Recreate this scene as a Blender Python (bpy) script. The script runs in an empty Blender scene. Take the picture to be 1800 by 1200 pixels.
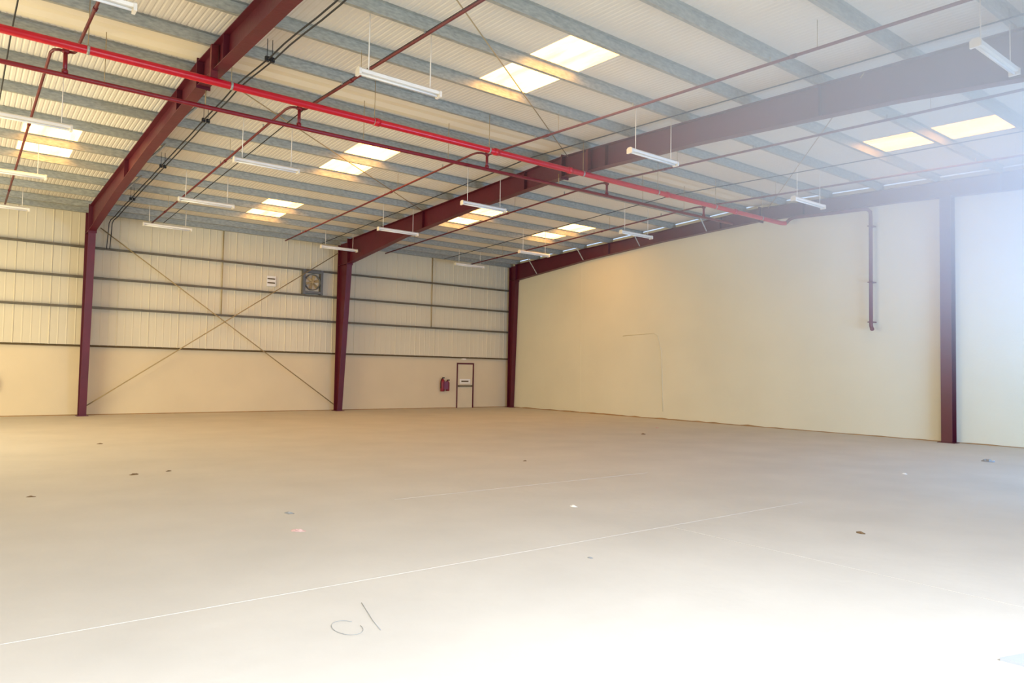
import bpy, math, random
from mathutils import Vector, Matrix

# ------------------------------------------------------------------ camera
scn = bpy.context.scene
CAM = Vector((-21.969, -28.502, 1.727))
yaw, pitch, roll = .6603, .0422, .0178
f = Vector((math.sin(yaw) * math.cos(pitch), math.cos(yaw) * math.cos(pitch), math.sin(pitch)))
r0 = Vector((math.cos(yaw), -math.sin(yaw), 0))
u0 = r0.cross(f)
r = math.cos(roll) * r0 + math.sin(roll) * u0
u = -math.sin(roll) * r0 + math.cos(roll) * u0
cd = bpy.data.cameras.new('camera')
cam = bpy.data.objects.new('camera', cd)
scn.collection.objects.link(cam)
m = Matrix((r, u, -f)).transposed().to_4x4()
m.translation = CAM
cam.matrix_world = m
cd.sensor_width = 36
cd.lens = 1272.1 * 36 / 1800
cd.clip_start = .02
cd.clip_end = 300
scn.camera = cam

# ------------------------------------------------------------------ exposure, world, daylight
scn.view_settings.view_transform = 'Standard'
scn.view_settings.look = 'None'
scn.view_settings.gamma = 1
scn.view_settings.exposure = 0.26
scn.cycles.max_bounces = 9
scn.cycles.diffuse_bounces = 7
scn.cycles.glossy_bounces = 3
scn.cycles.volume_bounces = 1
scn.cycles.volume_step_rate = 2.0
scn.cycles.use_denoising = True
scn.cycles.sample_clamp_indirect = 8
w = bpy.data.worlds.new('sky')
scn.world = w
w.use_nodes = True
w.node_tree.nodes['Background'].inputs[0].default_value = (.55, .72, 1, 1)
w.node_tree.nodes['Background'].inputs[1].default_value = 1.0

SKYLIGHT_EMIT = 5.6


def daylight(name, loc, rot, sx, sy, power, col):
    ld = bpy.data.lights.new(name, 'AREA')
    ld.shape = 'RECTANGLE'
    ld.size, ld.size_y = sx, sy
    ld.energy = power
    ld.color = col
    o = bpy.data.objects.new(name, ld)
    o.location = loc
    o.rotation_euler = rot
    scn.collection.objects.link(o)
    return o


# daylight from the camera's door, plus lamps added at a made-up second door
daylight('door_and_fill_light', (-20.6, -29.0, 2.45), (math.radians(90), 0, 0), 8.4, 4.6, 640, (.86, .93, 1))
daylight('door_and_fill_light', (-20.0, -31.2, 5.4), (math.radians(52), 0, 0), 10.0, 3.0, 860, (.74, .82, 1))  # extra lamp added outside, aimed down to whiten the near floor
daylight('door_and_fill_light', (-5.5, -29.0, 2.6), (math.radians(90), 0, 0), 6.4, 4.9, 130, (.45, .70, 1))  # added blue lamp in the made-up second opening
daylight('added_veil_light', (-6.0, -30.9, .2), (math.radians(128), 0, math.radians(6)), 9.0, 3.0, 3000, (.24, .5, 1))  # added blue lamp aimed upward to tint the veil and near roof
# added warm fill lamp in a made-up end wall opening, off to the side
daylight('door_and_fill_light', (-27.75, -9.0, 2.4), (math.radians(90), 0, math.radians(-90)), 9.0, 4.6, 1080, (1, .87, .54))

# ------------------------------------------------------------------ building constants
BAY = 9.19
RID = 14.21
SL = .0372
H2 = 6.968          # top of the rafters at the far eave
SPAN = 2 * RID
PUR = .2
XL = -27.6          # closed end of the modelled hall


def roof(y):
    d = -y
    return H2 + SL * (d if d < RID else SPAN - d)


# ------------------------------------------------------------------ materials
def mat(name, col, rough=.7, metal=0.0, var=.06, scale=3.0, bump=0.0, bscale=40.0, spec=.5, col2=None, emit=None, stretch=None):
    mt = bpy.data.materials.new(name)
    mt.use_nodes = True
    nt = mt.node_tree
    b = nt.nodes['Principled BSDF']
    b.inputs['Roughness'].default_value = rough
    b.inputs['Metallic'].default_value = metal
    b.inputs['Specular IOR Level'].default_value = spec
    tc = nt.nodes.new('ShaderNodeTexCoord')
    mp = nt.nodes.new('ShaderNodeMapping')
    if stretch:
        mp.inputs['Scale'].default_value = stretch
    nt.links.new(tc.outputs['Object'], mp.inputs['Vector'])
    nz = nt.nodes.new('ShaderNodeTexNoise')
    nz.inputs['Scale'].default_value = scale
    nz.inputs['Detail'].default_value = 5
    nt.links.new(mp.outputs[0], nz.inputs['Vector'])
    rp = nt.nodes.new('ShaderNodeValToRGB')
    rp.color_ramp.elements[0].position = .3
    rp.color_ramp.elements[1].position = .7
    c2 = col2 or tuple(min(1, c * (1 + var)) for c in col)
    c1 = tuple(c * (1 - var) for c in col) if not col2 else col
    rp.color_ramp.elements[0].color = (*c1, 1)
    rp.color_ramp.elements[1].color = (*c2, 1)
    nt.links.new(nz.outputs[0], rp.inputs[0])
    nt.links.new(rp.outputs[0], b.inputs['Base Color'])
    if emit:
        nt.links.new(rp.outputs[0], b.inputs['Emission Color'])
        b.inputs['Emission Strength'].default_value = emit
    if bump:
        n2 = nt.nodes.new('ShaderNodeTexNoise')
        n2.inputs['Scale'].default_value = bscale
        n2.inputs['Detail'].default_value = 4
        nt.links.new(mp.outputs[0], n2.inputs['Vector'])
        bp = nt.nodes.new('ShaderNodeBump')
        bp.inputs['Strength'].default_value = bump
        bp.inputs['Distance'].default_value = .02
        nt.links.new(n2.outputs[0], bp.inputs['Height'])
        nt.links.new(bp.outputs[0], b.inputs['Normal'])
    return mt


def sp(r_, g, b):          # 8-bit colour to linear
    return tuple(((c / 255) / 12.92 if c / 255 < .04045 else ((c / 255 + .055) / 1.055) ** 2.4) for c in (r_, g, b))


M = dict(
    maroon=mat('maroon_paint', sp(88, 17, 33), .45, 0, .12, 2.0, .15, 12),
    galv=mat('galvanised_steel', sp(146, 148, 138), .5, .3, .0, 9, 0, 1, .5, sp(180, 181, 168), None, (1, 3, 3)),
    galvdark=mat('weathered_steel', sp(104, 96, 76), .55, .3, .1, 8),
    deck=mat('roof_liner', sp(222, 216, 200), .55, 0, .03, .6),
    ridge=mat('ridge_liner', sp(228, 218, 192), .55, 0, .03, .8),
    sheet=mat('wall_sheeting', sp(218, 206, 174), .55, 0, .03, .5),
    block=mat('cream_block_paint', sp(218, 200, 164), .8, 0, .03, .7, .12, 30),
    gable=mat('cream_plaster', sp(222, 216, 190), .85, 0, .035, .45, .15, 18),
    floor=mat('dusty_concrete', sp(206, 199, 186), .75, 0, .05, .8, .25, 5),
    joint=mat('floor_joint', sp(206, 199, 187), .8, 0, .03, 4),
    dirt=mat('dirt_line', sp(160, 128, 86), .9, 0, .2, 3),
    red=mat('red_gloss_paint', sp(196, 16, 38), .3, 0, .08, 4),
    darkred=mat('dark_red_paint', sp(128, 18, 34), .4, 0, .15, 6),
    rust=mat('maroon_pipe_paint', sp(104, 26, 30), .5, 0, .2, 8),
    white=mat('white_enamel', sp(236, 230, 216), .4, 0, .02, 4),
    tube=mat('lamp_tube', sp(240, 238, 230), .2, 0, .01, 4),
    black=mat('black_cable', sp(24, 26, 28), .6, 0, .1, 20),
    grey2=mat('grey_scrap', sp(150, 152, 150), .7),
    grey=mat('grey_metal', sp(104, 104, 100), .5, .2, .1, 10),
    rodm=mat('dull_rod', sp(170, 148, 104), .6, .2, .1, 10),
    door=mat('cream_door_paint', sp(214, 198, 164), .6, 0, .03, 2),
    brown=mat('brown_strip', sp(92, 76, 44), .7, 0, .1, 8),
    paper=mat('paper', sp(246, 244, 236), .8, 0, .03, 30),
    cardboard=mat('cardboard', sp(120, 96, 66), .9, 0, .2, 30),
    pink=mat('dusty_pink', sp(214, 176, 166), .9, 0, .1, 30),
    skylight=mat('yellowed_rooflight', (1.0, .42, .09), .5, 0, 0, 1.3, 0, 1, .3, (1, .6, .19), SKYLIGHT_EMIT, (3.2, .5, 1)),
)


# ------------------------------------------------------------------ mesh helpers
class MB:
    def __init__(s):
        s.v = []
        s.f = []
        s.sm = []

    def add(s, vs, fs, smooth=False):
        n = len(s.v)
        s.v += [tuple(v) for v in vs]
        s.f += [tuple(n + i for i in q) for q in fs]
        s.sm += [smooth] * len(fs)
        return s

    def box(s, x0, x1, y0, y1, z0, z1):
        vs = [(x, y, z) for x in (x0, x1) for y in (y0, y1) for z in (z0, z1)]
        return s.add(vs, [(0, 1, 3, 2), (4, 6, 7, 5), (0, 4, 5, 1), (2, 3, 7, 6), (0, 2, 6, 4), (1, 5, 7, 3)])

    def prism(s, poly, axis, a, b):
        def pt(p, t):
            if axis == 'x': return (t, p[0], p[1])
            if axis == 'y': return (p[0], t, p[1])
            return (p[0], p[1], t)
        n = len(poly)
        vs = [pt(p, a) for p in poly] + [pt(p, b) for p in poly]
        fs = [tuple(range(n))[::-1], tuple(range(n, 2 * n))]
        fs += [(i, (i + 1) % n, n + (i + 1) % n, n + i) for i in range(n)]
        return s.add(vs, fs)

    def tube(s, pts, rad, n=8, smooth=True):
        pts = [Vector(p) for p in pts]
        rads = rad if isinstance(rad, (list, tuple)) else [rad] * len(pts)
        vs = []
        prev = None
        for i, p in enumerate(pts):
            t = (pts[min(i + 1, len(pts) - 1)] - pts[max(i - 1, 0)]).normalized()
            if prev is None:
                a = Vector((0, 0, 1)) if abs(t.z) < .9 else Vector((1, 0, 0))
                nrm = t.cross(a).normalized()
            else:
                nrm = (prev - t * prev.dot(t)).normalized()
            prev = nrm
            bi = t.cross(nrm)
            k = 1.0
            for j in range(n):
                an = 2 * math.pi * j / n
                vs.append(p + (nrm * math.cos(an) + bi * math.sin(an)) * rads[i] * k)
        fs = []
        for i in range(len(pts) - 1):
            for j in range(n):
                fs.append((i * n + j, i * n + (j + 1) % n, (i + 1) * n + (j + 1) % n, (i + 1) * n + j))
        s.add(vs, fs, smooth)
        k = len(s.v) - len(vs)
        s.f.append(tuple(k + j for j in range(n))[::-1]); s.sm.append(False)
        s.f.append(tuple(k + (len(pts) - 1) * n + j for j in range(n))); s.sm.append(False)
        return s

    def isec(s, st, xc, wd, tf=.016, tw=.01, plane='yz'):
        vs = []
        for A, B in st:
            A = Vector(A); B = Vector(B)
            e = (B - A).normalized()
            h = wd / 2
            pl = [(A, -h), (A, h), (A + e * tf, h), (A + e * tf, tw / 2), (B - e * tf, tw / 2), (B - e * tf, h), (B, h), (B, -h),
                  (B - e * tf, -h), (B - e * tf, -tw / 2), (A + e * tf, -tw / 2), (A + e * tf, -h)]
            for q, o in pl:
                vs.append((xc + o, q[0], q[1]))
        k = len(st)
        fs = [tuple(range(12))[::-1], tuple(range((k - 1) * 12, k * 12))]
        for i in range(k - 1):
            for j in range(12):
                fs.append((i * 12 + j, i * 12 + (j + 1) % 12, (i + 1) * 12 + (j + 1) % 12, (i + 1) * 12 + j))
        return s.add(vs, fs)

    def obj(s, name, material, parent=None):
        me = bpy.data.meshes.new(name)
        me.from_pydata(s.v, [], s.f)
        for p, q in zip(me.polygons, s.sm):
            p.use_smooth = q
        me.materials.append(material)
        me.validate()
        import bmesh
        bm = bmesh.new(); bm.from_mesh(me)
        bmesh.ops.recalc_face_normals(bm, faces=bm.faces)
        bm.to_mesh(me); bm.free()
        o = bpy.data.objects.new(name, me)
        if parent:
            o.parent = parent
            o.matrix_parent_inverse = Matrix.Translation(-parent.location)
        scn.collection.objects.link(o)
        return o


def tag(o, label, cat, group=None):
    o['label'] = label
    o['category'] = cat
    if group: o['group'] = group
    return o


def thing(name, loc, label, cat, group=None):
    o = bpy.data.objects.new(name, None)
    o.location = loc
    o.empty_display_size = .2
    scn.collection.objects.link(o)
    return tag(o, label, cat, group)


def struct(o):
    o['kind'] = 'structure'
    return o


def copy_tree(o, loc, label):
    c = o.copy()
    scn.collection.objects.link(c)
    c.location = loc
    c['label'] = label
    for ch in list(o.children):
        d = ch.copy()
        scn.collection.objects.link(d)
        d.parent = c
        for g in list(ch.children):
            e = g.copy()
            scn.collection.objects.link(e)
            e.parent = d
    return c


# ------------------------------------------------------------------ floor and walls
struct(MB().box(XL - .3, .3, -SPAN - .5, .3, -.2, 0).obj('floor', M['floor']))
fw = MB().box(XL - .2, .2, 0, .2, 0, 2.36)
fw_o = struct(fw.obj('wall_far', M['block']))
# ribbed sheeting above the blockwork
s_ = MB()
xs = []
x = XL
k = 0
while x < -.01:
    wide = (k % 4 == 0)
    xs += [(x, 0), (x + .19, 0), (x + .205, -.006 if not wide else -.016), (x + .225, -.006 if not wide else -.016), (x + .24, 0)]
    x += .25
    k += 1
xs.append((0, 0))
vs = [(a, -.02 + b, z) for a, b in xs for z in (2.36, 7.17)]
fs = [(2 * i, 2 * i + 2, 2 * i + 3, 2 * i + 1) for i in range(len(xs) - 1)]
s_.add(vs, fs)
sheet = s_.obj('wall_panel', M['sheet'], fw_o)
s_ = MB().box(XL - .2, .2, .03, .2, 2.36, 7.2)
s_.obj('wall_backing', M['sheet'], fw_o)
struct(MB().prism([(-.12, 2.33), (-.12, 2.35), (-.02, 2.40), (0, 2.40), (0, 2.33)], 'x', XL, -.0).obj('trim_1', M['brown']))
struct(MB().prism([(0, -.0), (-.03, 0), (0, .03)], 'x', XL, 0).obj('trim_2', M['dirt']))

# gable wall (one end wall of the hall), follows the roof slope
poly = [(.2, 0), (.2, 7.1), (0, roof(0) + .16), (-RID, roof(-RID) + .16), (-SPAN, roof(-SPAN) + .16), (-SPAN - .4, 7.1), (-SPAN - .4, 0)]
gw = struct(MB().prism(poly, 'x', 0, .25).obj('wall_gable', M['gable']))
b = MB()
b.box(-.006, .001, -5.17, -5.13, 0, 6.6)
b.obj('panel_joint', M['gable'], gw)
b = MB().tube([(-.006, -7.7, 3.30), (-.006, -9.35, 3.36), (-.006, -9.55, 3.25), (-.006, -9.75, 2.6), (-.006, -9.85, .3)], .012, 6)
b.obj('filled_chase', M['gable'], gw)
b = MB().box(-.004, .001, -19.8, -11.5, 3.63, 3.65)
b.obj('course_line', M['gable'], gw)
# dirt line where the gable wall meets the floor
rnd = random.Random(4)
b = MB()
ys = [-i * .35 for i in range(1, 81)]
vs = []
for y in ys:
    h = .018 + rnd.random() * .03 * (1.3 if y > -14 else .5)
    d = .02 + rnd.random() * .05 * (1.3 if y > -14 else .5)
    vs += [(0, y, h), (-d, y, .0), (0, y, 0)]
fs = []
for i in range(len(ys) - 1):
    for j in range(3):
        fs.append((i * 3 + j, i * 3 + (j + 1) % 3, i * 3 + 3 + (j + 1) % 3, i * 3 + 3 + j))
b.add(vs, fs)
struct(b.obj('trim_3', M['dirt']))

# closing walls outside the view
ew = MB().box(XL - .25, XL, -SPAN - .4, -13.5, 0, 4.7)
ew.box(XL - .25, XL, -4.5, .2, 0, 4.7)  # gap beside it is an added opening for the warm fill lamp
ew.prism([(.2, 4.7), (.2, 7.1), (0, roof(0) + .16), (-RID, roof(-RID) + .16), (-SPAN, roof(-SPAN) + .16), (-SPAN - .4, 7.1), (-SPAN - .4, 4.7)], 'x', XL - .25, XL)
struct(ew.obj('wall_end', M['block']))
NY = -SPAN - .2
openings = [(-25.5, -12.8, 4.75), (-8.7, -2.3, 5.1)]  # first opening widened, second made up, to let the added lamps in
nw = MB()
x = XL
for a, c, h in openings:
    nw.box(x, a, NY - .15, NY, 0, 7.2)
    nw.box(a, c, NY - .15, NY, h, 7.2)
    x = c
nw.box(x, .2, NY - .15, NY, 0, 7.2)
struct(nw.obj('wall_camera_side', M['sheet']))

# ------------------------------------------------------------------ roof liner with rooflights
SKY = [(-13.8, -12.6, -19.78, -16.7), (-13.8, -12.6, -11.82, -8.8), (-13.8, -12.6, -5.35, -2.3), (-20.8, -19.6, -8.6, -5.5),
       (-7.6, -6.4, -8.6, -5.5), (-3.2, -2.0, -8.6, -5.5), (-4.6, -3.4, -22.97, -19.9)]
PITCH = .1


def ribs(x0, x1):
    out = []
    k = 0
    n = round((x1 - x0) / PITCH)
    for k in range(n):
        a = x0 + k * PITCH
        out += [(a, 0), (a + .055, 0), (a + .07, .008), (a + .085, .008)]
    out.append((x1, 0))
    return out


ysl = sorted({0.2, -RID, -SPAN - .3, *[s[2] for s in SKY], *[s[3] for s in SKY]}, reverse=True)
pr = ribs(XL, 0)
vs = [(a, y, roof(y) + PUR + h) for y in ysl for a, h in pr]
fs = []
n = len(pr)
for i in range(len(ysl) - 1):
    ym = (ysl[i] + ysl[i + 1]) / 2
    for j in range(n - 1):
        xm = (pr[j][0] + pr[j + 1][0]) / 2
        if any(s[0] < xm < s[1] and s[2] < ym < s[3] for s in SKY): continue
        fs.append((i * n + j, i * n + j + 1, (i + 1) * n + j + 1, (i + 1) * n + j))
deck = MB().add(vs, fs)
ceil_o = struct(deck.obj('ceiling', M['deck']))
# weathertight outer skin keeps the daylight out
b = MB()
b.prism([(.3, roof(.3) + .3), (-RID, roof(-RID) + .3), (-SPAN - .5, roof(-SPAN) + .3), (-SPAN - .5, roof(-SPAN) + .36), (-RID, roof(-RID) + .36), (.3, roof(.3) + .36)], 'x', XL - .3, .3)
b.obj('roof_skin', M['galv'], ceil_o)
# ridge flashing folded under the deck
b = MB()
b.prism([(-13.7, roof(-13.7) + .19), (-14.0, roof(-14) + .13), (-14.21, roof(-14.21) + .15), (-14.45, roof(-14.45) + .13), (-14.95, roof(-14.95) + .19),
         (-14.95, roof(-14.95) + .195), (-14.21, roof(-14.21) + .2), (-13.7, roof(-13.7) + .195)], 'x', XL, -.01)
b.obj('ridge_flashing', M['ridge'], ceil_o)
for i, (x0, x1, y0, y1) in enumerate(SKY):
    p2 = ribs(x0, x1)
    yy = [y1, (y0 + y1) / 2, y0]
    vs = [(a, y, roof(y) + PUR + h) for y in yy for a, h in p2]
    n = len(p2)
    fs = [(q * n + j, q * n + j + 1, (q + 1) * n + j + 1, (q + 1) * n + j) for q in range(2) for j in range(n - 1)]
    struct(MB().add(vs, fs).obj('window_%d' % (i + 1), M['skylight']))

# ------------------------------------------------------------------ portal frames
WF = .22


def depth(d, k):
    tb = [(0.2, 1.02), (1.6, .93), (5.6, .66), (9.8, .54), (14.21, .56)]
    for (a, p), (c, q) in zip(tb, tb[1:]):
        if a <= d <= c:
            return (p + (q - p) * (d - a) / (c - a)) * k
    return tb[0][1] * k


def frame(xc, k, label, low=.35, top=1.0, wf=WF):
    t = thing('portal_frame', (xc, 0, 0), label, 'steel frame', 'maroon portal frames across the hall')
    for side in (1, -1):
        def Y(d): return -d if side == 1 else -SPAN + d
        kd = depth(1.2, k)
        zb = roof(-1.0) - kd
        # tapered column
        st = [((Y(.2), 0.02), (Y(.2 + low), .02)), ((Y(.2), zb), (Y(.2 + top * k * .93), zb)), ((Y(.2), roof(0) - .02), (Y(.2 + top * k * .93), roof(0) - .02))]
        c = MB().isec(st, xc, wf).obj('column', M['maroon'], t)
        MB().box(xc - .17, xc + .17, min(Y(.12), Y(.3 + low)), max(Y(.12), Y(.3 + low)), 0, .02).obj('base_plate', M['maroon'], c)
        b = MB()
        b.box(xc - wf / 2 + .005, xc + wf / 2 - .005, min(Y(.23), Y(.2 + top * k * .9)), max(Y(.23), Y(.2 + top * k * .9)), zb - .01, zb + .006)
        b.obj('stiffener', M['maroon'], c)
        # rafter half
        ds = [.2 + top * k * .93, 1.6, 3.6, 5.6, 9.8, RID] if .2 + top * k * .93 < 1.5 else [1.2, 3.6, 5.6, 9.8, RID]
        st = []
        for d in ds:
            z = roof(-d)
            st.append(((Y(d), z), (Y(d), z - depth(d, k))))
        ra = MB().isec(st, xc, wf).obj('rafter', M['maroon'], t)
        d = ds[0]
        MB().box(xc - .13, xc + .13, min(Y(d - .012), Y(d + .014)), max(Y(d - .012), Y(d + .014)), roof(-d) - depth(d, k) - .07, roof(-d) + .05).obj('end_plate', M['maroon'], ra)
        for d in (7.0, 12.6):
            dd = depth(d, k)
            MB().box(xc - wf / 2 + .004, xc + wf / 2 - .004, min(Y(d), Y(d + .01)), max(Y(d), Y(d + .01)), roof(-d) - dd + .01, roof(-d) - .01).obj('stiffener', M['maroon'], ra)
    z = roof(-RID)
    MB().box(xc - .13, xc + .13, -RID - .015, -RID + .015, z - .56 * k - .05, z + .04).obj('ridge_plate', M['maroon'], t)
    return t


F1X, F2X, F0X = -BAY, -2 * BAY, -.13
frame(F2X, .86, 'maroon steel portal frame crossing above the braced bay, nearest the camera')
frame(F1X, 1.0, 'maroon steel portal frame in the middle, its rafter lit pale blue towards the camera')
frame(F0X, .78, 'maroon steel portal frame standing against the blank gable wall', .28, .7)

# gable wind post
t = thing('gable_post', (-.15, -20.1, 0), 'maroon steel I-section post standing against the gable wall, full height', 'post')
h = .14
zt = roof(-20.1) - depth(SPAN - 20.1, .78)
pol = [(-.3, -20.1 - h), (-.3, -20.1 + h), (-.284, -20.1 + h), (-.284, -20.1 + .006), (-.018, -20.1 + .006), (-.018, -20.1 + h), (-.002, -20.1 + h), (-.002, -20.1 - h), (-.018, -20.1 - h), (-.018, -20.1 - .006), (-.284, -20.1 - .006), (-.284, -20.1 - h)]
MB().prism(pol, 'z', .015, zt).obj('shaft', M['maroon'], t)
MB().box(-.36, -.001, -20.32, -19.88, 0, .015).obj('base_plate', M['maroon'], t)
MB().box(-.33, -.001, -20.27, -19.93, zt - .012, zt).obj('cap_plate', M['maroon'], t)

# ------------------------------------------------------------------ purlins
ORD = ['first', 'second', 'third', 'fourth', 'fifth', 'sixth', 'seventh', 'eighth', 'ninth', 'tenth']


def zed(y, flip, x0, x1, z0=None):
    z = roof(y) if z0 is None else z0
    s = -1 if flip else 1
    t_ = .006
    fl = .07
    pol = [(y - s * fl, z), (y + t_ / 2 * s, z), (y + t_ / 2 * s, z + PUR - t_), (y + s * fl, z + PUR - t_), (y + s * fl, z + PUR), (y - t_ / 2 * s, z + PUR), (y - t_ / 2 * s, z + t_), (y - s * fl, z + t_)]
    return MB().prism(pol, 'x', x0, x1)


dist = [.75, 2.3, 3.9, 5.47, 7.07, 8.75, 10.4, 12.0, 13.55]
for i, d in enumerate(dist):
    lab = 'galvanised purlin on the far roof slope, %s in from the far wall' % ORD[i]
    if i == 8: lab = 'galvanised steel ridge purlin on the far side of the cream ridge flashing'
    o = tag(zed(-d, True, XL + .01, -.01).obj('purlin', M['galv']), lab, 'purlin', 'roof purlins')
    for fx in (F1X, F2X):
        MB().box(fx - .45, fx + .45, -d - .012, -d - .004, roof(-d) + .012, roof(-d) + .188).obj('lap_sleeve', M['galv'], o)
near = [15.1, 16.7, 18.3, 19.87, 21.42, 23.05, 24.62, 26.2, 27.75]
for i, d in enumerate(near):
    lab = 'galvanised purlin on the camera side roof slope, %s down from the ridge' % ORD[i]
    o = tag(zed(-d, True, XL + .01, -.01).obj('purlin', M['galv']), lab, 'purlin', 'roof purlins')
    for fx in (F1X, F2X):
        MB().box(fx - .45, fx + .45, -d - .012, -d - .004, roof(-d) + .012, roof(-d) + .188).obj('lap_sleeve', M['galv'], o)
# eave strut
for y0, lab in ((-.22, 'deep galvanised eave beam along the top of the far wall'), (-SPAN + .1, 'deep galvanised eave beam over the openings behind the camera')):
    tag(MB().prism([(y0, 6.9), (y0 + .12, 6.9), (y0 + .12, 6.906), (y0 + .006, 6.906), (y0 + .006, 7.14), (y0 + .12, 7.14), (y0 + .12, 7.15), (y0, 7.15)], 'x', XL + .01, -.01).obj('eave_beam', M['galv']), lab, 'eave beam')

# kickers (fly braces) from rafter bottom flange to purlin
def kicker(fx, sgn, d, k, label):
    dd = depth(d if d < RID else SPAN - d, k)
    z1 = roof(-d)
    b = MB().tube([(fx + sgn * WF * .5, -d - .03, z1 - dd + .03), (fx + sgn * (WF * .5 + dd * .85), -d - .03, z1 + .04)], .028, 4, False)
    tag(b.obj('fly_brace', M['galv']), label, 'brace', 'fly braces beside the rafters')


wd = {2.3: 'second', 5.47: 'fourth', 8.75: 'sixth', 12.0: 'eighth'}
for d, n_ in wd.items():
    kicker(F0X, -1, d, .78, 'light grey strut from the gable rafter to the %s purlin from the far wall' % n_)
for d, n_ in ((5.47, 'fourth'), (8.75, 'sixth'), (12.0, 'eighth')):
    kicker(F2X, 1, d, .86, 'grey strut from the nearest frame to the %s purlin from the far wall' % n_)

# ------------------------------------------------------------------ far wall girts, sag rods, bracing
for z, n_ in ((5.73, 'topmost'), (4.70, 'middle'), (3.68, 'lowest')):
    pol = [(-.012, z - .03), (-.018, z - .03), (-.018, z + .03), (-.194, z + .03), (-.194, z - .045), (-.2, z - .045), (-.2, z + .036), (-.012, z + .036)]
    o = MB().prism(pol, 'x', XL + .01, -.01).obj('wall_girt', M['galvdark'])
    tag(o, 'grey steel sheeting rail on the far wall, %s of the three' % n_, 'girt', 'sheeting rails on the far wall')
    for fx in (F1X, F2X):
        MB().box(fx - .5, fx + .5, -.206, -.201, z - .05, z + .04).obj('lap_sleeve', M['galvdark'], o)
for xx, n_ in ((-13.9, 'in the braced bay'), (-4.6, 'in the bay with the door')):
    tag(MB().tube([(xx, -.1, 3.72), (xx, -.1, 6.93)], .02, 6).obj('sag_rod', M['rodm']), 'thin vertical tie rod down the upper far wall ' + n_, 'rod', 'tie rods between the sheeting rails')
tag(MB().tube([(-18.05, -.32, 6.42), (-9.36, -.32, .27)], .02, 6).obj('brace_rod', M['rodm']), 'thin steel wall bracing rod rising towards the frame nearest the camera', 'rod', 'crossed wall bracing rods')
tag(MB().tube([(-18.27, -.38, .33), (-9.36, -.38, 6.54)], .02, 6).obj('brace_rod', M['rodm']), 'thin steel wall bracing rod rising towards the middle frame beside the fan', 'rod', 'crossed wall bracing rods')
# roof bracing
tag(MB().tube([(-17.0, -20.2, roof(-20.2) - .06), (-9.3, -14.45, roof(-14.45) - .06)], .012, 6).obj('brace_rod', M['rodm']), 'thin roof bracing rod crossing under the rooflight on the camera side slope', 'rod')
tag(MB().tube([(-18.3, -14.1, roof(-14.1) - .06), (-9.4, -7.2, roof(-7.2) - .06)], .012, 6).obj('brace_rod', M['rodm']), 'thin roof bracing rod on the far slope behind the red pipes', 'rod')
tag(MB().tube([(-9.35, -22.3, roof(-22.3) - .06), (-.3, -14.6, roof(-14.6) - .06)], .012, 6).obj('brace_rod', M['rodm']), 'thin roof bracing rod beyond the middle frame on the camera side of the ridge', 'rod')

# ------------------------------------------------------------------ fire pipes
Y1, Z1 = -15.2, 6.79
t = thing('fire_main_pipe', (-18, Y1, Z1), 'thick bright red fire main with a drop pipe at the gable wall', 'pipe')
MB().tube([(XL + .05, Y1, Z1), (-18.4, Y1, Z1), (-9, Y1, Z1), (-.52, Y1, Z1), (-.42, Y1 - .03, Z1), (-.36, Y1 - .12, Z1)], .068, 14).obj('main_run', M['red'], t)
zz = roof(-17.9) - depth(SPAN - 17.9, .78)
MB().tube([(-.36, Y1 - .1, Z1), (-.34, Y1 - .2, Z1 + .1), (-.31, Y1 - .35, 6.95), (-.31, -16.5, 6.9), (-.31, -17.8, 6.84), (-.29, -17.95, 6.82), (-.22, -18.0, 6.74), (-.2, -18.0, 6.6), (-.2, -18.0, 3.32), (-.2, -18.02, 3.24), (-.24, -18.06, 3.2), (-.32, -18.08, 3.2)], .055, 10).obj('drop_pipe', M['rust'], t)['label'] = 'dull maroon drop pipe ending in an elbow on the gable wall'
for z in (3.4, 4.6, 6.3):
    MB().box(-.275, -.001, -18.07, -17.93, z, z + .03).obj('pipe_clip', M['rust'], t)
for x in (-22.5, -16.35 + 1.1, -12.2, -9.9, -6.2, -3.0):
    MB().tube([(x - .06, Y1, Z1), (x + .06, Y1, Z1)], .083, 14).obj('coupling', M['red'], t)
for x in (-20.4, -18.15, -15.3, -12.4, -9.45, -6.6, -4.0, -1.6):
    MB().tube([(x, Y1, Z1 + .06), (x, Y1, roof(Y1) + .18)], .007, 5).obj('hanger_rod', M['rodm'], t)
    MB().tube([(x - .02, Y1, Z1), (x + .02, Y1, Z1)], .075, 14).obj('hanger_ring', M['galv'], t)
# brackets on the rafters
for fx in (F2X, F1X):
    b = MB().box(fx - .14, fx - .02, Y1 - .04, Y1 + .04, Z1 + .06, roof(Y1) - .015)
    b.obj('rafter_bracket', M['rust'], t)

Y2, Z2 = -14.1, 6.68
t = thing('sprinkler_header_pipe', (-18, Y2, Z2), 'thinner dark red header pipe running parallel behind the thick red fire main', 'pipe')
MB().tube([(XL + .05, Y2, Z2 - .03), (-18.4, Y2, Z2), (-1.6, Y2, Z2 + .1)], .042, 12).obj('header_run', M['darkred'], t)
def z2(x): return Z2 + .1 * max(0, (x + 18.4)) / 16.8
for x in (-18.3, -9.3):
    MB().tube([(x, Y2, z2(x) + .03), (x, Y2, roof(Y2) - .45)], .012, 5).obj('hanger_rod', M['rodm'], t)
for x in (-20.0, -15.0, -12.8, -6.0, -4.1):
    MB().tube([(x, Y2, z2(x) + .03), (x, Y2, roof(Y2) + .12)], .007, 5).obj('hanger_rod', M['rodm'], t)

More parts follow.
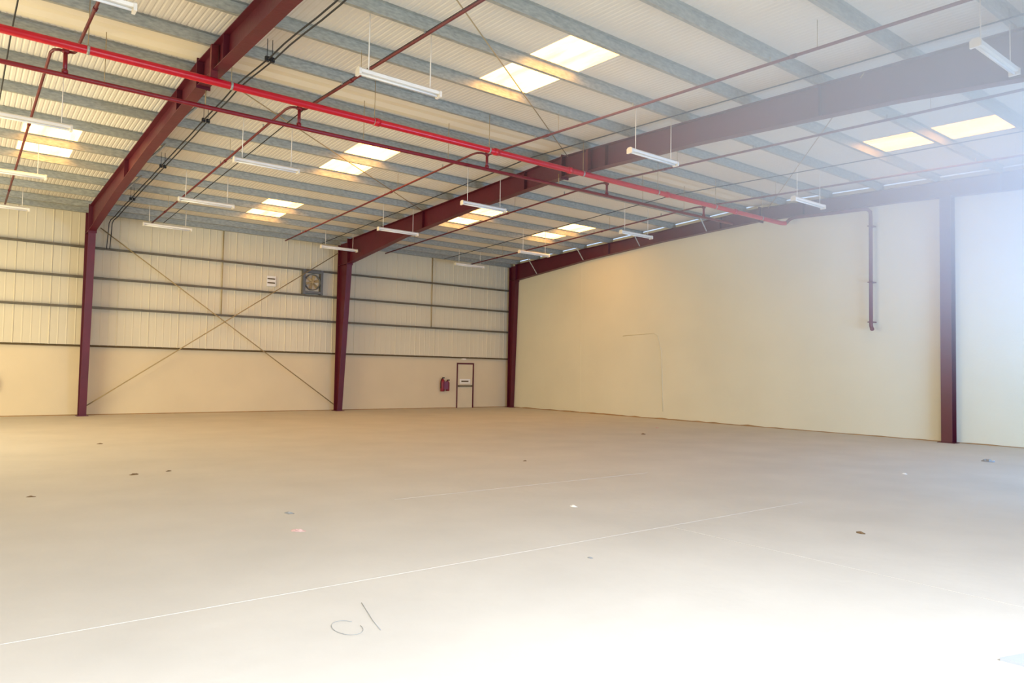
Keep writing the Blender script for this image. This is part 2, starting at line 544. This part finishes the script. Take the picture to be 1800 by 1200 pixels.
BR = [(-20.80, -20.60, -20.46, 'at the edge bay beside the frame nearest the camera'), (-16.66, -16.46, -16.34, 'between the two big frames, farther from the middle frame'),
      (-11.95, -11.67, -11.62, 'between the two big frames, next to the middle frame'), (-7.66, -7.49, -7.60, 'just beyond the middle frame'),
      (-3.30, -3.12, -3.2, 'closest to the gable wall')]
for a, c, e, n_ in BR:
    def zb(y): return roof(y) - .4
    t = thing('sprinkler_branch_pipe', (c, Y2, zb(Y2)), 'dark red sprinkler branch pipe ' + n_, 'pipe', 'sprinkler branch pipes')
    MB().tube([(a, -1.3, zb(-1.3)), (a, -8, zb(-8)), (a, Y2 + .22, zb(Y2)), (a + .03, Y2 + .06, zb(Y2)), (a + .1, Y2, zb(Y2)), (c, Y2, zb(Y2)), (c + .06, Y2, zb(Y2))], .026, 8).obj('lower_run', M['rust'], t)
    MB().tube([(c, Y2, zb(Y2)), (e - .02, Y2 - .02, zb(Y2)), (e, Y2 - .12, zb(Y2)), (e, Y2 - .35, zb(Y2)), (e, -20, zb(-20)), (e, -27.8, zb(-27.8))], .026, 8).obj('upper_run', M['rust'], t)
    MB().tube([(c, Y2, z2(c) + .02), (c, Y2, zb(Y2))], .034, 8).obj('riser', M['darkred'], t)
    MB().tube([(c, Y2, z2(c) + .02), (c, Y2, z2(c) + .09)], .05, 8).obj('tee_fitting', M['darkred'], t)
    MB().tube([(c - .05, Y2, zb(Y2)), (c + .05, Y2, zb(Y2))], .042, 8).obj('tee_fitting', M['darkred'], t)
    for q, d in enumerate((2.9, 6.1, 9.3, 12.5, 15.9, 18.9, 21.9, 24.9)):
        xx = a if d < 14 else e
        y = -d
        hd = MB().tube([(xx, y, zb(y)), (xx, y, zb(y) + .07), (xx, y, zb(y) + .09), (xx, y, zb(y) + .1)], [.016, .016, .01, .022], 8).obj('sprinkler_head', M['galv'], t)
        if q % 2 == 0:
            MB().tube([(xx, y - .35, zb(y - .35)), (xx, y - .45, zb(y - .45))], .036, 8).obj('coupling', M['rust'], t)
            MB().tube([(xx, y - .8, zb(y - .8)), (xx, y - .8, roof(y - .8) + .05)], .005, 5).obj('hanger_rod', M['rodm'], t)

# ------------------------------------------------------------------ electrical conduits and cables under the roof
for x, n_ in ((-21.37, 'over the edge bay'), (-16.25, 'between the two big frames'), (-10.43, 'beside the middle frame'), (-4.7, 'above the light row near the gable wall')):
    b = MB().tube([(x, -1.2, roof(-1.2) - .3), (x, -RID, roof(-RID) - .28), (x, -27.6, roof(-27.6) - .3)], .012, 6)
    tag(b.obj('conduit', M['black']), 'thin dark conduit running down the roof slope ' + n_, 'conduit', 'roof conduits')
for x, n_ in ((-17.79, 'the one closer to the frame'), (-17.70, 'the one farther from the frame')):
    t = thing('power_cable', (x, -14, 7), 'black cable of the pair by the nearest frame, ' + n_, 'cable', 'paired black cables')
    pts = []
    for i in range(41):
        y = -.6 - i * .675
        pts.append((x + .01 * math.sin(i * 1.7), y, roof(y) - .3 - .025 * abs(math.sin(i * math.pi / 4))))
    dy = .05 if x > -17.75 else 0
    pts = [(x - .05, -.3 - dy, 5.72), (x - .02, -.3 - dy, 6.3), (x, -.3, 6.62)] + pts
    MB().tube(pts, .014, 6).obj('cable_run', M['black'], t)
    for y in (-4.0, -8.0, -12.0, -16.0, -20.0):
        MB().box(x - .035, x + .035, y - .03, y + .03, roof(y) - .35, roof(y) - .27).obj('cable_clamp', M['black'], t)
        MB().tube([(x, y, roof(y) - .28), (x, y, roof(y) + .05)], .006, 5).obj('clamp_rod', M['black'], t)

# ------------------------------------------------------------------ batten lights
L = 1.5
t = thing('batten_light', (0, 0, 0), 'x', 'light', 'white batten lights hung from the roof')
pol = [(-.055, .0), (-.07, .045), (-.035, .075), (.035, .075), (.07, .045), (.055, 0)]
MB().prism(pol, 'x', .0, L).obj('housing', M['white'], t)
MB().tube([(.04, 0, -.02), (L - .04, 0, -.02)], .019, 10).obj('tube', M['tube'], t)
for x0 in (-.012, L - .03):
    MB().prism([(-.075, -.045), (-.075, .05), (-.038, .082), (.038, .082), (.075, .05), (.075, -.045)], 'x', x0, x0 + .042).obj('end_cap', M['white'], t)
for x0 in (.18, L - .18):
    MB().tube([(x0, 0, .07), (x0, 0, .9)], .009, 6).obj('hanger_rod', M['white'], t)
proto = t
rows = [(-21.72, 'over the edge bay', (-2.03, -6.9, -11.8, -18.03)), (-17.06, 'between the two big frames', (-2.1, -6.8, -11.8, -18.1)),
        (-10.85, 'under the middle frame', (-2.1, -6.8, -11.8, -18.1, -24.6)), (-4.6, 'beside the gable wall', (-2.0, -6.5, -11.9, -18.1))]
first = True
for x, n_, yl in rows:
    for i, y in enumerate(yl):
        lab = 'white batten light %s, %s out from the far wall' % (n_, ORD[i])
        loc = (x, y, 6.41)
        if first:
            proto.location = loc; proto['label'] = lab; first = False; o = proto
        else:
            o = copy_tree(proto, loc, lab)
        for ch in o.children:
            if ch.name.startswith('hanger_rod'):
                ch.scale.z = (roof(y) + PUR + .004 - 6.41) / .9

# ------------------------------------------------------------------ far wall: door, extinguishers, fan, vent
t = struct(bpy.data.objects.new('door_1', None)); t.location = (-2.62, 0, 0); scn.collection.objects.link(t)
DX0, DX1, DH = -3.1, -2.15, 2.12
b = MB()
b.add([(x_, y_, z_) for x_, z_ in ((DX0, 0), (DX0, DH), (DX1, DH), (DX1, 0), (DX1 - .07, 0), (DX1 - .07, DH - .07), (DX0 + .035, DH - .07), (DX0 + .035, 0)) for y_ in (-.06, -.001)],
      [(0, 2, 12, 14), (1, 15, 13, 3), (2, 4, 10, 12), (3, 13, 11, 5), (4, 6, 8, 10), (5, 11, 9, 7), (0, 1, 3, 2), (2, 3, 5, 4), (4, 5, 7, 6), (8, 9, 11, 10), (10, 11, 13, 12), (12, 13, 15, 14), (0, 14, 15, 1), (6, 7, 9, 8)])
b.obj('door_frame', M['maroon'], t)
leaf = MB().box(DX0 + .036, DX1 - .071, -.045, -.002, .01, DH - .071).obj('door_leaf', M['door'], t)
MB().box(DX0 + .06, DX1 - .1, -.11, -.08, 1.0, 1.06).obj('push_bar', M['brown'], leaf)
MB().box(DX0 + .06, DX0 + .12, -.08, -.045, .99, 1.07).obj('bar_mount', M['brown'], leaf)
MB().box(DX1 - .16, DX1 - .1, -.08, -.045, .99, 1.07).obj('bar_mount', M['brown'], leaf)
sg = MB().box(DX0 + .15, DX1 - .2, -.052, -.0451, 1.14, 1.36).obj('notice_plate', M['white'], leaf)
MB().box(DX0 + .24, DX1 - .3, -.056, -.0521, 1.22, 1.28).obj('notice_strip', M['brown'], sg)
tag(MB().prism([(-.12, 2.26), (-.12, 2.33), (-.02, 2.36), (-.001, 2.36), (-.001, 2.26)], 'x', -2.86, -2.66).obj('emergency_light', M['white']), 'small pale box fitting above the far wall door', 'light')


def lathe(prof, cx, cy, n=14):
    m_ = MB()
    vs = []
    for r_, z in prof:
        for j in range(n):
            a = 2 * math.pi * j / n
            vs.append((cx + r_ * math.cos(a), cy + r_ * math.sin(a), z))
    fs = [(i * n + j, i * n + (j + 1) % n, (i + 1) * n + (j + 1) % n, (i + 1) * n + j) for i in range(len(prof) - 1) for j in range(n)]
    m_.add(vs, fs, True)
    m_.f.append(tuple(range(n))[::-1]); m_.sm.append(False)
    k_ = (len(prof) - 1) * n
    m_.f.append(tuple(k_ + j for j in range(n))); m_.sm.append(False)
    return m_


def extinguisher(x, z, h, label, rr=.085):
    t = thing('fire_extinguisher', (x, -.12, z), label, 'fire extinguisher', 'fire extinguishers on the far wall')
    lathe([(rr * .9, z), (rr, z + .03), (rr, z + h * .78), (rr * .8, z + h * .88), (rr * .35, z + h * .95), (rr * .3, z + h)], x, -.12).obj('cylinder_body', M['darkred'], t)
    MB().box(x - .02, x + .1, -.135, -.105, z + h, z + h + .05).obj('valve_handle', M['black'], t)
    MB().tube([(x, -.12, z + h + .02), (x - .09, -.14, z + h - .03), (x - .12, -.14, z + h * .6), (x - .1, -.14, z + h * .25)], [.012, .012, .012, .022], 8).obj('hose', M['black'], t)
    MB().box(x - .04, x + .04, -.035, -.0201, z + h * .4, z + h * .55).obj('wall_bracket', M['grey'], t)


extinguisher(-3.94, .78, .6, 'tall dark red fire extinguisher with hose, on the side away from the door', .1)
extinguisher(-3.66, .8, .48, 'shorter dark red fire extinguisher, on the side towards the door', .085)
b = MB().box(-3.93, -3.71, -.245, -.235, .88, 1.24)
tag(b.obj('backing_board', mat('plum_board', sp(118, 62, 92), .6)), 'plum coloured plate hung between the two fire extinguishers', 'sign')
extinguisher(-20.86, .85, .4, 'brown-looking extinguisher on the far wall, cut by the photo edge', .1)

# fan
t = thing('exhaust_fan', (-10.35, -.1, 5.2), 'square exhaust fan in a grey steel frame high on the far wall', 'fan')
fx0, fx1, fz0, fz1 = -10.78, -9.93, 4.78, 5.72
for x0 in (fx0, fx1 - .1):
    MB().box(x0, x0 + .1, -.24, -.05, fz0 - .04, fz1 + .04).obj('frame_post', M['grey'], t)
for z0 in (fz0, fz1 - .1):
    MB().box(fx0 + .1, fx1 - .1, -.23, -.06, z0, z0 + .1).obj('frame_rail', M['grey'], t)
cx, cz = (fx0 + fx1) / 2, (fz0 + fz1) / 2
MB().box(fx0 + .1, fx1 - .1, -.06, -.045, fz0 + .1, fz1 - .1).obj('back_shutter', mat('daylight_toned_shutter', sp(236, 214, 176), .6), t)  # pale colour stands in for daylight through the louvres
vs, fs = [], []
n = 32
for j in range(n):
    a = 2 * math.pi * j / n
    for rr, yy in ((.30, -.2), (.335, -.2), (.335, -.12), (.30, -.12)):
        vs.append((cx + rr * math.cos(a), yy, cz + rr * math.sin(a)))
for j in range(n):
    for q in range(4):
        fs.append((j * 4 + q, j * 4 + (q + 1) % 4, ((j + 1) % n) * 4 + (q + 1) % 4, ((j + 1) % n) * 4 + q))
MB().add(vs, fs, True).obj('shroud_ring', M['grey'], t)
for kk in range(6):
    a = math.radians(60 * kk + 15)
    ca, sa = math.cos(a), math.sin(a)
    vs = []
    for rr, hw, tw in ((.05, .03, .02), (.15, .05, .018), (.29, .062, .012)):
        for s1 in (-1, 1):
            for th in (0, .004):
                px = rr * ca - s1 * hw * sa
                pz = rr * sa + s1 * hw * ca
                vs.append((cx + px, -.155 + s1 * tw + th, cz + pz))
    fs = []
    for i in range(2):
        o_ = i * 4
        fs += [(o_, o_ + 4, o_ + 6, o_ + 2), (o_ + 1, o_ + 3, o_ + 7, o_ + 5), (o_, o_ + 1, o_ + 5, o_ + 4), (o_ + 2, o_ + 6, o_ + 7, o_ + 3)]
    fs += [(0, 2, 3, 1), (8, 9, 11, 10)]
    MB().add(vs, fs).obj('blade', M['rodm'], t)
MB().tube([(cx, -.19, cz), (cx, -.11, cz)], .055, 14).obj('hub', M['rodm'], t)

t = thing('wall_vent', (-12.02, -.05, 5.15), 'small white wall vent with two dark slots beside the exhaust fan', 'vent')
MB().box(-12.2, -11.84, -.075, -.039, 4.95, 5.36).obj('vent_plate', M['white'], t)
for z0 in (5.22, 5.06):
    MB().box(-12.17, -11.87, -.079, -.0751, z0, z0 + .05).obj('slot', M['brown'], t)

# ------------------------------------------------------------------ floor joints and small litter
fl = bpy.data.objects['floor']
b = MB().box(XL, -12.6, -23.025, -23.0, 0, .002)
b.obj('joint_strip', M['joint'], fl)
b = MB().box(-15.41, -15.39, -27.5, -23.03, 0, .002)
b.obj('joint_strip', M['joint'], fl)
b = MB().box(-17.2, -12.2, -19.87, -19.855, 0, .002)
b.obj('joint_strip', M['joint'], fl)


def scrap(x, y, s, m_, label, seed, h=.35, name='scrap', cat='debris', el=1.6):
    rn = random.Random(seed)
    s *= .75
    n, k = 9, 5
    vs = [(x, y, s * h)]
    rot = rn.random() * 3
    for i in range(1, k):
        for j in range(n):
            a = 2 * math.pi * j / n
            rr = s * i / (k - 1) * (1 + .35 * (rn.random() - .5))
            zz_ = s * h * (1 - (i / (k - 1)) ** 2) * (.5 + rn.random()) if i < k - 1 else 0.001
            px, py = rr * el * math.cos(a), rr * math.sin(a)
            vs.append((x + px * math.cos(rot) - py * math.sin(rot), y + px * math.sin(rot) + py * math.cos(rot), zz_))
    fs = [(0, 1 + j, 1 + (j + 1) % n) for j in range(n)]
    for i in range(k - 2):
        for j in range(n):
            fs.append((1 + i * n + j, 1 + (i + 1) * n + j, 1 + (i + 1) * n + (j + 1) % n, 1 + i * n + (j + 1) % n))
    fs.append(tuple(1 + (k - 2) * n + j for j in range(n))[::-1])
    tag(MB().add(vs, fs).obj(name, m_), label, cat, 'litter scattered on the floor')


S = scrap
S(-19.3, -10.46, .06, M['cardboard'], 'tiny brown scrap on the floor towards the foot of the nearest frame', 1)
S(-21.06, -17.22, .045, M['cardboard'], 'tiny dark scrap alone on the floor under the edge bay', 2)
S(-19.59, -15.75, .07, M['cardboard'], 'brownish flat scrap, the longer of two lying close on the floor', 3)
S(-19.05, -15.61, .05, M['cardboard'], 'small brown crumb, the shorter of two lying close on the floor', 4)
S(-18.70, -20.03, .06, M['grey2'], 'small grey scrap just behind the pinkish scrap', 5)
S(-18.97, -20.99, .07, M['pink'], 'pinkish crumpled scrap on the open floor', 6)
S(-6.05, -14.27, .09, M['cardboard'], 'small dark brown lump on the floor out from the gable wall', 7)
S(-3.77, -12.81, .08, M['pink'], 'faint reddish scrap close to the foot of the gable wall', 8)
S(-15.5, -21.54, .06, M['paper'], 'bright white paper scrap in the middle of the floor', 9)
S(-17.15, -23.55, .03, M['grey2'], 'tiny grey twist on the floor nearer the camera than the white paper', 10)
S(-13.86, -24.47, .055, M['cardboard'], 'thin dark brown sliver on the floor towards the gable post', 11)
S(-4.39, -22.49, .13, M['grey2'], 'grey lump on the floor near the foot of the gable post', 12, .5)
S(-8.16, -22.44, .06, M['paper'], 'small pale scrap on the floor between brown sliver and gable post', 13)
S(-13.03, -17.47, .05, M['cardboard'], 'tiny brown speck on the far part of the open floor', 14)
S(-17.15, -25.91, .028, M['paper'], 'small pale scrap on the bright floor near the camera', 15)
# floor scratch loop, built as a thin wire
pts = []
for i in range(25):
    a = i / 24
    pts.append((-19.8 + .09 * math.cos(a * 5.6 + .6), -23.97 + .15 * math.sin(a * 5.6 + .6), .004))
tag(MB().tube(pts, .0018, 5).obj('scratch_loop', M['grey2']), 'thin floor scratch in a loose loop, built as wire, on the bright floor', 'wire')
tag(MB().tube([(-19.49, -23.55, .004), (-19.53, -23.7, .004), (-19.56, -23.81, .004), (-19.6, -23.95, .004), (-19.64, -24.14, .004)], .002, 5).obj('loose_string', M['grey2']), 'short loose string beside the looped scratch on the floor', 'string')
# sheet at the photo's corner
b = MB().add([(-16.77, -26.78, .02), (-16.0, -27.0, .012), (-15.95, -27.6, .012), (-16.72, -27.38, .012), (-16.77, -26.78, .0), (-16.0, -27.0, 0), (-15.95, -27.6, 0), (-16.72, -27.38, 0)],
             [(0, 1, 2, 3), (7, 6, 5, 4), (0, 4, 5, 1), (1, 5, 6, 2), (2, 6, 7, 3), (3, 7, 4, 0)])
tag(b.obj('metal_sheet', mat('pale_sheet', sp(176, 180, 188), .6)), 'pale grey sheet lying flat on the floor, cut by the photo corner', 'sheet')

# ------------------------------------------------------------------ haze volume added for the blue backlight bloom beside the gable wall
hz = bpy.data.materials.new('bloom_veil')
hz.use_nodes = True
nt = hz.node_tree
nt.nodes.clear()
out = nt.nodes.new('ShaderNodeOutputMaterial')
vsn = nt.nodes.new('ShaderNodeVolumeScatter')
vsn.inputs['Color'].default_value = (.82, .91, 1, 1)
vsn.inputs['Density'].default_value = .12
nt.links.new(vsn.outputs[0], out.inputs['Volume'])
tcn = nt.nodes.new('ShaderNodeTexCoord')
mpn = nt.nodes.new('ShaderNodeMapping')
HC, HR = (-7.5, -27.6, 7.2), (14.5, 11.5, 7.0)       # added veil is thickest under the roof by the second opening
mpn.inputs['Scale'].default_value = tuple(1 / q for q in HR)
mpn.inputs['Location'].default_value = tuple(-c / q for c, q in zip(HC, HR))
grn = nt.nodes.new('ShaderNodeTexGradient')
grn.gradient_type = 'QUADRATIC_SPHERE'
mun = nt.nodes.new('ShaderNodeMath')
mun.operation = 'MULTIPLY'
mun.inputs[1].default_value = .5
nt.links.new(tcn.outputs['Object'], mpn.inputs['Vector'])
nt.links.new(mpn.outputs[0], grn.inputs['Vector'])
nt.links.new(grn.outputs['Fac'], mun.inputs[0])
nt.links.new(mun.outputs[0], vsn.inputs['Density'])
o = MB().box(-19.8, -.02, -28.3, -10.0, .03, 7.1).obj('bloom_veil', hz)
o['kind'] = 'stuff'
tag(o, 'pale blue backlight bloom, added as haze along the gable wall and under the roof', 'haze')
